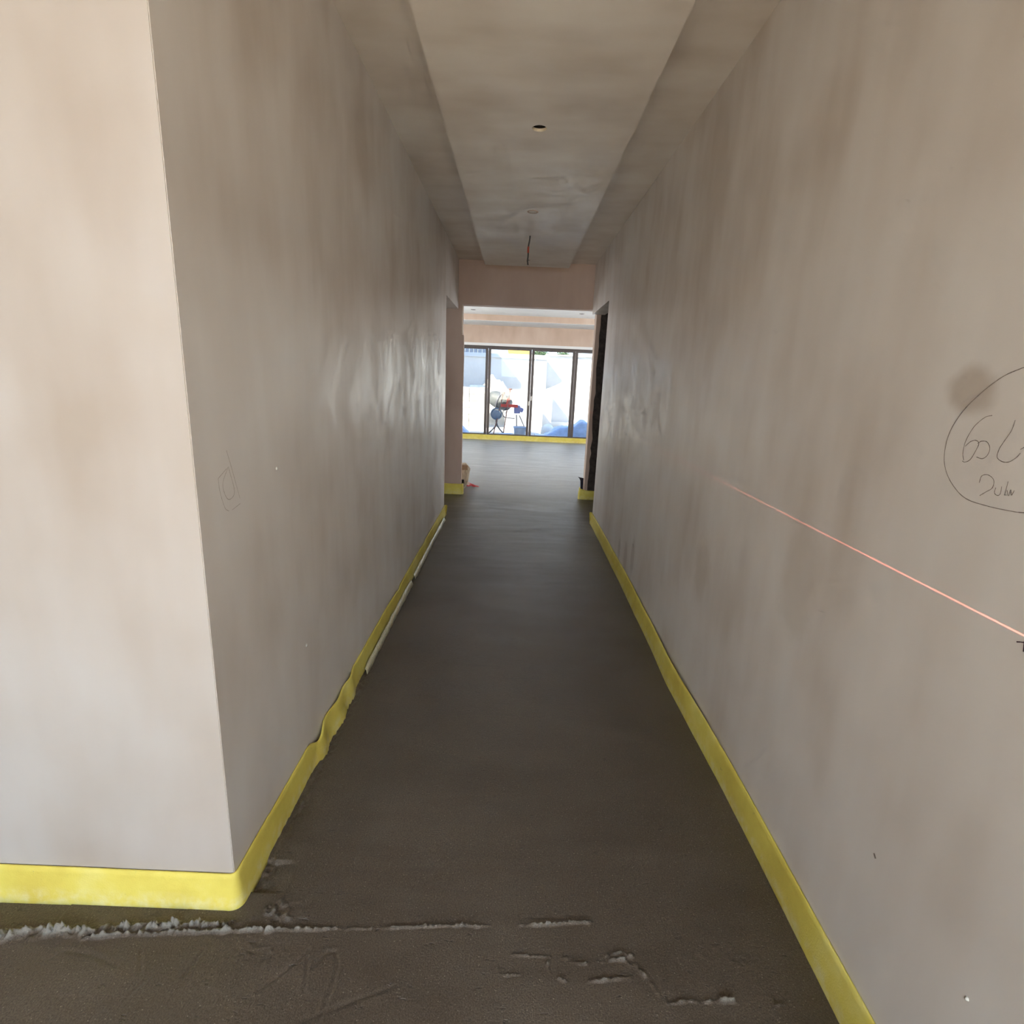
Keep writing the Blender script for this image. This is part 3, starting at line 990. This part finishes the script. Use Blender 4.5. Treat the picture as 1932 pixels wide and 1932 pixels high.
# ------------------------------------------------------------------ small things
cb = empty('cable_tail', (0.052, 5.21, ZR))
tag(cb, 'dark cable tail with red tape hanging from the dropped ceiling panel', 'cable')
cpts = catmull([(0.060, 5.205, ZR + 0.004), (0.058, 5.21, ZR - 0.03), (0.049, 5.215, ZR - 0.09), (0.050, 5.215, ZR - 0.16), (0.047, 5.21, ZR - 0.20), (0.052, 5.205, ZR - 0.235)], 5)
tube('cable', cpts, 0.0065, 'cable_grey', cb)
tube('tape', [(0.0495, 5.2145, ZR - 0.085), (0.0485, 5.215, ZR - 0.11), (0.0498, 5.215, ZR - 0.135)], 0.0085, 'tape_red', cb)
tube('stray_core', [(0.049, 5.21, ZR - 0.185), (0.060, 5.205, ZR - 0.20), (0.066, 5.20, ZR - 0.195)], 0.0025, 'cable_grey', cb, n=6)
tube('stray_core', [(0.048, 5.21, ZR - 0.19), (0.040, 5.212, ZR - 0.205)], 0.0025, 'cable_grey', cb, n=6)


def crumple(name, nx_, ny_, f, mat, parent=None, thick=0.003):
    verts = [f(i / nx_, j / ny_) for j in range(ny_ + 1) for i in range(nx_ + 1)]
    faces = [(j * (nx_ + 1) + i, j * (nx_ + 1) + i + 1, (j + 1) * (nx_ + 1) + i + 1, (j + 1) * (nx_ + 1) + i) for j in range(ny_) for i in range(nx_)]
    me = bpy.data.meshes.new(name)
    me.from_pydata([tuple(v) for v in verts], [], faces)
    o = link(name, me, mat, parent)
    s = o.modifiers.new('thick', 'SOLIDIFY')
    s.thickness = thick
    return o


# half-empty paper sack standing behind the left nib
sack = empty('paper_sack', (-0.72, 7.32, 0.0))
tag(sack, 'cream and brown paper sack standing behind the left nib', 'sack')
bm = bmesh.new()
prof = [(0.000, 0.075, 0.05), (0.06, 0.095, 0.07), (0.12, 0.100, 0.075), (0.20, 0.112, 0.07), (0.27, 0.118, 0.055), (0.315, 0.112, 0.04), (0.340, 0.085, 0.018)]
rings = []
for z_, rx, ry in prof:
    ring = []
    for j in range(16):
        a = 2 * math.pi * j / 16
        k_ = 1 + 0.10 * math.sin(5 * a + z_ * 30) + 0.05 * math.sin(3 * a - z_ * 21)
        ca, sa = math.cos(a), math.sin(a)
        ring.append(bm.verts.new((-0.728 + rx * k_ * math.copysign(abs(ca) ** 0.7, ca) + 0.02 * math.sin(z_ * 9), 7.32 + ry * k_ * math.copysign(abs(sa) ** 0.7, sa), 0.006 + z_ + 0.008 * math.sin(2 * a))))
    rings.append(ring)
for A, B in zip(rings, rings[1:]):
    for j in range(16):
        bm.faces.new((A[j], A[(j + 1) % 16], B[(j + 1) % 16], B[j]))
bm.faces.new(rings[0])
bm.faces.new(rings[-1])
sb = bm_finish(bm, 'body', 'paper_cream', sack)
bm = bmesh.new()
bm_box(bm, (-0.70, 7.23, 0.27), (-0.612, 7.236, 0.335))
bm_finish(bm, 'folded_top', 'paper_brown', sack)
bm = bmesh.new()
bm_box(bm, (-0.70, 7.225, 0.085), (-0.655, 7.235, 0.14))
bm_finish(bm, 'torn_hole', 'void_dark', sack)

wrap = empty('plastic_wrapper', (-0.60, 7.45, 0.0))
tag(wrap, 'crumpled red and pale plastic wrapper on the floor by the left nib', 'wrapper')
crumple('film', 10, 6, lambda u, v: (-0.69 + 0.22 * u, 7.38 + 0.16 * v * (1 - 0.7 * u) + 0.05 * u, 0.008 + (1 - u) * (0.055 * math.sin(math.pi * v) + 0.03 * abs(math.sin(9 * u + 5 * v))) + 0.004 * random.random()), 'wrapper_red', wrap)
crumple('pale_panel', 5, 4, lambda u, v: (-0.665 + 0.07 * u, 7.385 + 0.04 * v, 0.055 + 0.025 * v - 0.015 * u + 0.010 * math.sin(6 * u + 3 * v)), 'wrapper_pale', wrap)

tag(crumple('membrane_scrap', 4, 10, lambda u, v: (0.918 - 0.045 * (1 - u) * (0.5 + 0.5 * v) - 0.035 * max(0, v - 0.85) * 6 * (1 - u), YC + 0.08 - 0.01 * v + 0.02 * u, 0.02 + 0.26 * v - 0.02 * u), 'film_navy'),
    'dark navy scrap of plastic membrane sticking up beside the right nib', 'plastic scrap')

# ------------------------------------------------------------------ outdoors, beyond the glazed doors
def yard_z(X, Y):
    return -0.10 + 0.05 * fbm(X, Y, 0.8, 3) * np.clip((Y - 14.2) / 1.0, 0, 1)


yard = link('ground_yard', grid_mesh('ground_yard', np.arange(-14, 16.01, 0.4), np.arange(13.6, 21.3, 0.25), yard_z), 'concrete_ground')
tag(yard, kind='structure')
tag(link('ground_upper', grid_mesh('ground_upper', np.arange(-14, 16.01, 0.5), np.arange(21.2, 50, 0.6), lambda X, Y: 2.22 + 0.14 * (Y - 21.2) ** 1.0 * 0.35 + 0.2 * fbm(X, Y, 0.5, 3)), 'sand'), kind='structure')

lw = box('retaining_wall', (0.45, 18.5, -0.1), (8.0, 18.8, 0.99), 'render_white')
tag(lw, 'low white retaining wall with stepped blocks outside the glazed doors', 'retaining wall')
box('block', (-0.35, 17.9, -0.1), (1.150, 18.5, 0.955), 'render_white', lw)
box('block', (-0.30, 17.4, -0.1), (0.835, 17.9, 0.475), 'render_white', lw)
box('plinth', (1.150, 18.38, -0.1), (8.0, 18.5, 0.12), 'render_white', lw)
uw = box('retaining_wall', (-9.0, 21.0, -0.1), (9.0, 21.3, 2.33), 'render_white')
tag(uw, 'tall white retaining wall with a coping at the back of the yard', 'retaining wall')
box('block', (-9.0, 20.2, -0.1), (1.030, 21.0, 2.155), 'render_white', uw)
box('coping', (1.030, 20.93, 2.33), (9.0, 21.34, 2.375), 'sand', uw)
box('coping', (-9.0, 20.15, 2.155), (1.030, 21.02, 2.20), 'render_white', uw)


def heap(name, cx, cy, rx, ry, h, z0, seed, label, step=0.0):
    xs_ = np.linspace(-1.15, 1.15, 44)

    def zf(X, Y):
        U, V = X, Y
        r = np.sqrt(U * U + V * V)
        z_ = h * np.clip(1 - r ** 2.6, 0, 1) * (1 + 0.45 * fbm(U * rx + seed, V * ry + seed, 3.0, 4)) + 0.10 * h * fbm(U + seed, V, 9, 3) * np.clip(1 - r, 0, 1)
        return z_ - 0.05 * (r > 1)
    me = grid_mesh(name, xs_, xs_, zf)
    co = np.empty(len(me.vertices) * 3, np.float32)
    me.vertices.foreach_get('co', co)
    co = co.reshape(-1, 3)
    co[:, 0] = co[:, 0] * rx + cx
    co[:, 1] = co[:, 1] * ry + cy
    co[:, 2] += z0
    me.vertices.foreach_set('co', co.ravel())
    me.update()
    return tag(link(name, me, 'sand'), label, 'sand heap', 'heaps of sand in the yard')


heap('sand_heap', -0.86, 19.38, 1.05, 0.70, 1.40, -0.05, 2.0, 'tall pale sand heap left of centre behind the mixer')
heap('sand_heap', 1.9, 19.55, 1.15, 0.50, 0.55, 0.85, 6.0, 'sand heap on top of the low retaining wall at right')
tag(boxes('terrace_fill', [((0.45, 18.81, -0.1), (1.04, 20.14, 0.80)), ((1.04, 18.81, -0.1), (8.0, 20.98, 0.80))], 'sand'), 'sand terrace between the two white retaining walls', 'terrace')
# stacked pale blocks and a plank against the shaded wall
tag(box('timber_plank', (-1.50, 17.75, 1.152), (-0.95, 17.95, 1.21), 'steel_blue'), 'grey plank lying on the pale pallet of blocks at left', 'plank')
bs = empty('block_pallet', (-1.9, 17.8, -0.1))
tag(bs, 'pale pallet of stacked blocks at the left of the yard', 'pallet')
for i in range(6):
    for j in range(3):
        box('block', (-2.55 + j * 0.54, 17.50, -0.1 + i * 0.207), (-2.02 + j * 0.54, 18.15, -0.1 + i * 0.207 + 0.2), 'sand', bs, bevel=0.01)

# fence on the upper ground
fn = empty('board_fence', (-2.2, 22.2, 2.3))
tag(fn, 'grey boarded fence along the top of the shaded wall', 'fence')
for i in range(24):
    box('board', (-5.2 + i * 0.165, 22.15, 2.25), (-5.2 + i * 0.165 + 0.155, 22.175, 3.85), 'fence_board', fn)
for zz in (2.6, 3.5):
    box('rail', (-5.2, 22.175, zz), (-1.25, 22.23, zz + 0.08), 'fence_board', fn)

# concrete mixer
mx = empty('concrete_mixer', (-0.45, 15.5, -0.1))
tag(mx, 'small concrete mixer with grey drum, red bar and spoked tipping wheel', 'concrete mixer')
ax = Vector((-0.80, 0.35, 0.30))
lathe('drum', [(0.03, -0.34), (0.14, -0.33), (0.20, -0.25), (0.235, -0.08), (0.235, 0.04), (0.215, 0.18), (0.165, 0.32), (0.155, 0.32), (0.205, 0.17), (0.225, 0.0), (0.0, -0.30)], (-0.46, 15.78, 0.84), ax, 'drum_grey', mx, n=32)
lathe('drum_ring', [(0.236, -0.05), (0.250, -0.04), (0.250, 0.0), (0.236, 0.01)], (-0.46, 15.78, 0.84), ax, 'steel_dark', mx, n=32)
lathe('tipping_wheel', [(0.150, -0.015), (0.165, 0.0), (0.150, 0.015), (0.120, 0.012), (0.115, 0.0), (0.120, -0.012), (0.150, -0.015)], (-0.535, 15.36, 0.50), (0.1, -1, 0.05), 'steel_blue', mx, n=28)
lathe('wheel_disc', [(0.0, 0.01), (0.118, 0.006), (0.118, -0.006), (0.0, -0.01)], (-0.535, 15.20, 0.50), (0.1, -1, 0.05), 'steel_blue', mx, n=28)
for a in range(6):
    c, s = math.cos(a * math.pi / 3), math.sin(a * math.pi / 3)
    tube('spoke', [(-0.535, 15.345, 0.50), (-0.535 + 0.12 * c, 15.345, 0.50 + 0.12 * s)], 0.009, 'steel_dark', mx, n=6)
tube('hub', [(-0.535, 15.31, 0.50), (-0.535, 15.42, 0.50)], 0.03, 'steel_dark', mx, n=12)
tube('post', [(-0.535, 15.45, 0.55), (-0.530, 15.45, 0.27)], 0.030, 'steel_dark', mx)
tube('leg', catmull([(-0.525, 15.45, 0.30), (-0.545, 15.44, 0.17), (-0.64, 15.40, 0.05), (-0.78, 15.35, -0.08)], 4), 0.020, 'steel_dark', mx)
tube('leg', catmull([(-0.535, 15.45, 0.30), (-0.50, 15.44, 0.17), (-0.42, 15.42, 0.06), (-0.26, 15.21, -0.08)], 4), 0.020, 'steel_dark', mx)
tube('leg', [(0.10, 15.55, 0.47), (0.245, 15.50, 0.18), (0.36, 15.45, -0.08)], 0.016, 'steel_dark', mx)
tube('leg', [(0.02, 15.75, 0.47), (0.05, 15.9, -0.08)], 0.018, 'steel_dark', mx)
box('red_bar', (-0.42, 15.42, 0.685), (0.05, 15.50, 0.765), 'mixer_red', mx, bevel=0.012)
box('yoke', (-0.27, 15.46, 0.70), (-0.19, 15.53, 0.93), 'mixer_red', mx, bevel=0.012, rot=Matrix.Rotation(0.2, 3, 'Y'))
box('motor_housing', (-0.06, 15.44, 0.52), (0.12, 15.66, 0.74), 'motor_blue', mx, bevel=0.03)
box('motor_cowl', (0.04, 15.46, 0.57), (0.21, 15.62, 0.69), 'motor_blue', mx, bevel=0.03, rot=Matrix.Rotation(0.35, 3, 'Y'))
tube('pedal_loop', catmull([(-0.30, 15.42, 0.66), (-0.36, 15.41, 0.54), (-0.33, 15.41, 0.43), (-0.22, 15.41, 0.40), (-0.02, 15.42, 0.385)], 4), 0.013, 'steel_dark', mx)
tube('pedal_loop', catmull([(-0.20, 15.43, 0.66), (-0.27, 15.42, 0.55), (-0.25, 15.42, 0.44)], 4), 0.012, 'steel_dark', mx)
# shovels propped against it
for k_, (a, b_, lab) in enumerate((((-0.60, 15.10, -0.08), (-0.36, 15.40, 1.08), 'wooden shovel handle leaning across the grey drum'), ((-0.33, 15.14, -0.08), (-0.175, 15.40, 1.18), 'wooden shovel handle leaning beside the red bar'))):
    sh = empty('shovel', a)
    tag(sh, lab, 'shovel')
    tube('handle', [a, b_], 0.014, 'wood_handle', sh)
    tube('grip', [Vector(b_) + Vector((-0.05, 0, 0)), Vector(b_) + Vector((0.05, 0, 0))], 0.015, 'wood_handle', sh)
    d = (Vector(b_) - Vector(a))

# sheets, tub and rolls lying just outside the doors
def sheet(name, x0, x1, y0, y1, zf, mat, label, cat='tarpaulin', group=None):
    me = grid_mesh(name, np.linspace(x0, x1, 56), np.linspace(y0, y1, 26), zf)
    o = link(name, me, mat)
    s = o.modifiers.new('thick', 'SOLIDIFY')
    s.thickness = 0.006
    return tag(o, label, cat, group)


def fold(X, Y, s):
    return np.abs(fbm(X + s, Y * 0.6 + s, 4.0, 4)) * 2


sheet('tarpaulin', 0.52, 2.3, 13.95, 15.1, lambda X, Y: -0.07 + (0.10 + 0.42 * np.exp(-((X - 1.78) / 0.33) ** 2) + 0.24 * np.exp(-((X - 1.2) / 0.30) ** 2) + 0.10 * fold(X, Y, 2)) * np.clip(np.minimum((Y - 13.95) / 0.30, (15.1 - Y) / 0.4), 0, 1), 'tarp_blue',
      'heaped crumpled blue tarpaulin outside the right glazed panels', group='sheets outside the glazed doors')
sheet('tarpaulin', -0.80, -0.08, 13.95, 14.9, lambda X, Y: -0.07 + (0.13 + 0.16 * fold(X, Y, 5)) * np.clip(np.minimum((Y - 13.95) / 0.30, (14.9 - Y) / 0.3), 0, 1) * (0.75 + 0.25 * X), 'tarp_pale',
      'flat pale blue sheet spread below the concrete mixer', group='sheets outside the glazed doors')
sheet('tarpaulin', -2.1, -1.05, 13.95, 14.7, lambda X, Y: -0.07 + np.clip(0.44 - 1.0 * np.abs(X + 1.50), 0, 1) * np.clip(np.minimum((Y - 13.95) / 0.25, (14.7 - Y) / 0.3), 0, 1) * (1 + 0.4 * fbm(X, Y, 7, 3)) + 0.03 * fold(X, Y, 8), 'tarp_blue',
      'blue sheet draped in a ridge outside the leftmost glazed panel', group='sheets outside the glazed doors')
tub = empty('mixing_tub', (0.1, 14.35, -0.09))
tag(tub, 'pale blue plastic mixing tub beside the flat sheet', 'tub')
lathe('shell', [(0.0, 0.0), (0.12, 0.0), (0.165, 0.34), (0.175, 0.345), (0.155, 0.335), (0.11, 0.02), (0.0, 0.02)], (0.12, 14.35, -0.09), (0, 0, 1), 'tarp_pale', tub, n=28)
lathe('rim', [(0.166, 0.325), (0.180, 0.33), (0.180, 0.35), (0.166, 0.352)], (0.12, 14.35, -0.09), (0, 0, 1), 'tarp_blue', tub, n=28)
bag = lathe('rubble_bag', [(0.0, 0.0), (0.16, 0.01), (0.20, 0.10), (0.18, 0.24), (0.10, 0.33), (0.04, 0.35), (0.0, 0.36)], (0.90, 15.40, -0.08), (0.05, 0.1, 1), 'film_white', None, n=18)
tag(bag, 'rounded white bag behind the blue tarpaulin', 'bag')

# yellow digger on the upper ground
dg = empty('mini_digger', (-0.2, 25.0, 2.4))
tag(dg, 'yellow mini digger standing on the bank above the wall', 'digger')
for yy in (24.55, 25.65):
    bm = bmesh.new()
    pts = []
    for a in range(9):
        t_ = math.pi / 2 + a * math.pi / 8
        pts.append((-1.0 + 0.22 * math.cos(t_), 0.22 + 0.22 * math.sin(t_)))
    for a in range(9):
        t_ = -math.pi / 2 + a * math.pi / 8
        pts.append((0.55 + 0.22 * math.cos(t_), 0.22 + 0.22 * math.sin(t_)))
    A = [bm.verts.new((x, yy - 0.16, 2.42 + z_)) for x, z_ in pts]
    B = [bm.verts.new((x, yy + 0.16, 2.42 + z_)) for x, z_ in pts]
    bm.faces.new(A)
    bm.faces.new(list(reversed(B)))
    for i in range(len(A)):
        j = (i + 1) % len(A)
        bm.faces.new((A[i], A[j], B[j], B[i]))
    bm_finish(bm, 'track', 'digger_yellow', dg)
box('undercarriage', (-0.9, 24.4, 2.62), (0.5, 25.8, 2.86), 'digger_yellow', dg, bevel=0.03)
box('body', (-1.1, 24.45, 2.88), (0.5, 25.75, 3.5), 'digger_yellow', dg, bevel=0.08)
box('cab', (-0.55, 24.5, 3.5), (0.35, 25.6, 4.6), 'glass_dark', dg, bevel=0.08)
box('cab_roof', (-0.6, 24.45, 4.6), (0.4, 25.65, 4.7), 'digger_yellow', dg, bevel=0.03)
tube('boom', catmull([(0.5, 25.1, 3.2), (1.1, 25.1, 4.3), (1.7, 25.1, 4.5), (2.3, 25.1, 4.1)], 4), 0.12, 'digger_yellow', dg)
tube('dipper', [(2.3, 25.1, 4.15), (2.5, 25.1, 3.2)], 0.09, 'digger_yellow', dg)
box('bucket', (2.35, 24.8, 2.65), (2.75, 25.4, 3.2), 'steel_dark', dg, bevel=0.06)
dg.scale = (0.5, 1, 1)
dg.location.x = 0.05


def shrub(x, y, z0, r, n, label):
    rt = empty('shrub', (x, y, z0))
    tag(rt, label, 'shrub', 'shrubs on the bank above the wall')
    bm = bmesh.new()
    for i in range(n):
        d = Vector((random.gauss(0, 1), random.gauss(0, 1), abs(random.gauss(0.3, 0.8)))).normalized() * r * random.uniform(0.3, 1.0)
        c = Vector((x, y, z0 + 0.08)) + d
        u = Vector((random.gauss(0, 1), random.gauss(0, 1), random.gauss(0, 1))).normalized()
        v = u.orthogonal().normalized()
        s = random.uniform(0.03, 0.06)
        bm.faces.new([bm.verts.new(c + a * u * s + b_ * v * s * 0.5) for a, b_ in ((-1, 0), (0, -1), (1, 0), (0, 1))])
    me = bpy.data.meshes.new('foliage')
    bm.to_mesh(me)
    bm.free()
    link('foliage', me, 'leaf', rt)
    for k_ in range(4):
        tube('stem', [(x, y, z0 - 0.05), (x + random.uniform(-0.5, 0.5) * r, y, z0 + 0.6 * r)], 0.012, 'bark', rt, n=5)


shrub(0.85, 22.0, 2.30, 0.34, 420, 'larger leafy shrub on the bank, nearer the yellow digger')
shrub(1.75, 22.4, 2.32, 0.26, 260, 'smaller leafy shrub on the bank, farther from the yellow digger')

# unseen house added left of the yard to cast shade on the back wall
nh = empty('shadow_house', (-6.6, 19.5, -0.1))
tag(nh, 'unseen white rendered house added left of the yard to cast its shadow', 'house')
box('wall', (-9.2, 17.0, -0.1), (-4.0, 22.0, 5.75), 'render_white', nh)
box('roof', (-9.4, 16.8, 5.75), (-3.9, 22.2, 5.98), 'roof_tile', nh)
for zz in (0.9, 3.4):
    for yy in (18.0, 20.0):
        f = box('window', (-4.01, yy, zz), (-3.97, yy + 1.1, zz + 1.3), 'frame_grey', nh)
        box('pane', (-3.975, yy + 0.07, zz + 0.07), (-3.962, yy + 1.03, zz + 1.23), 'glass_dark', f)
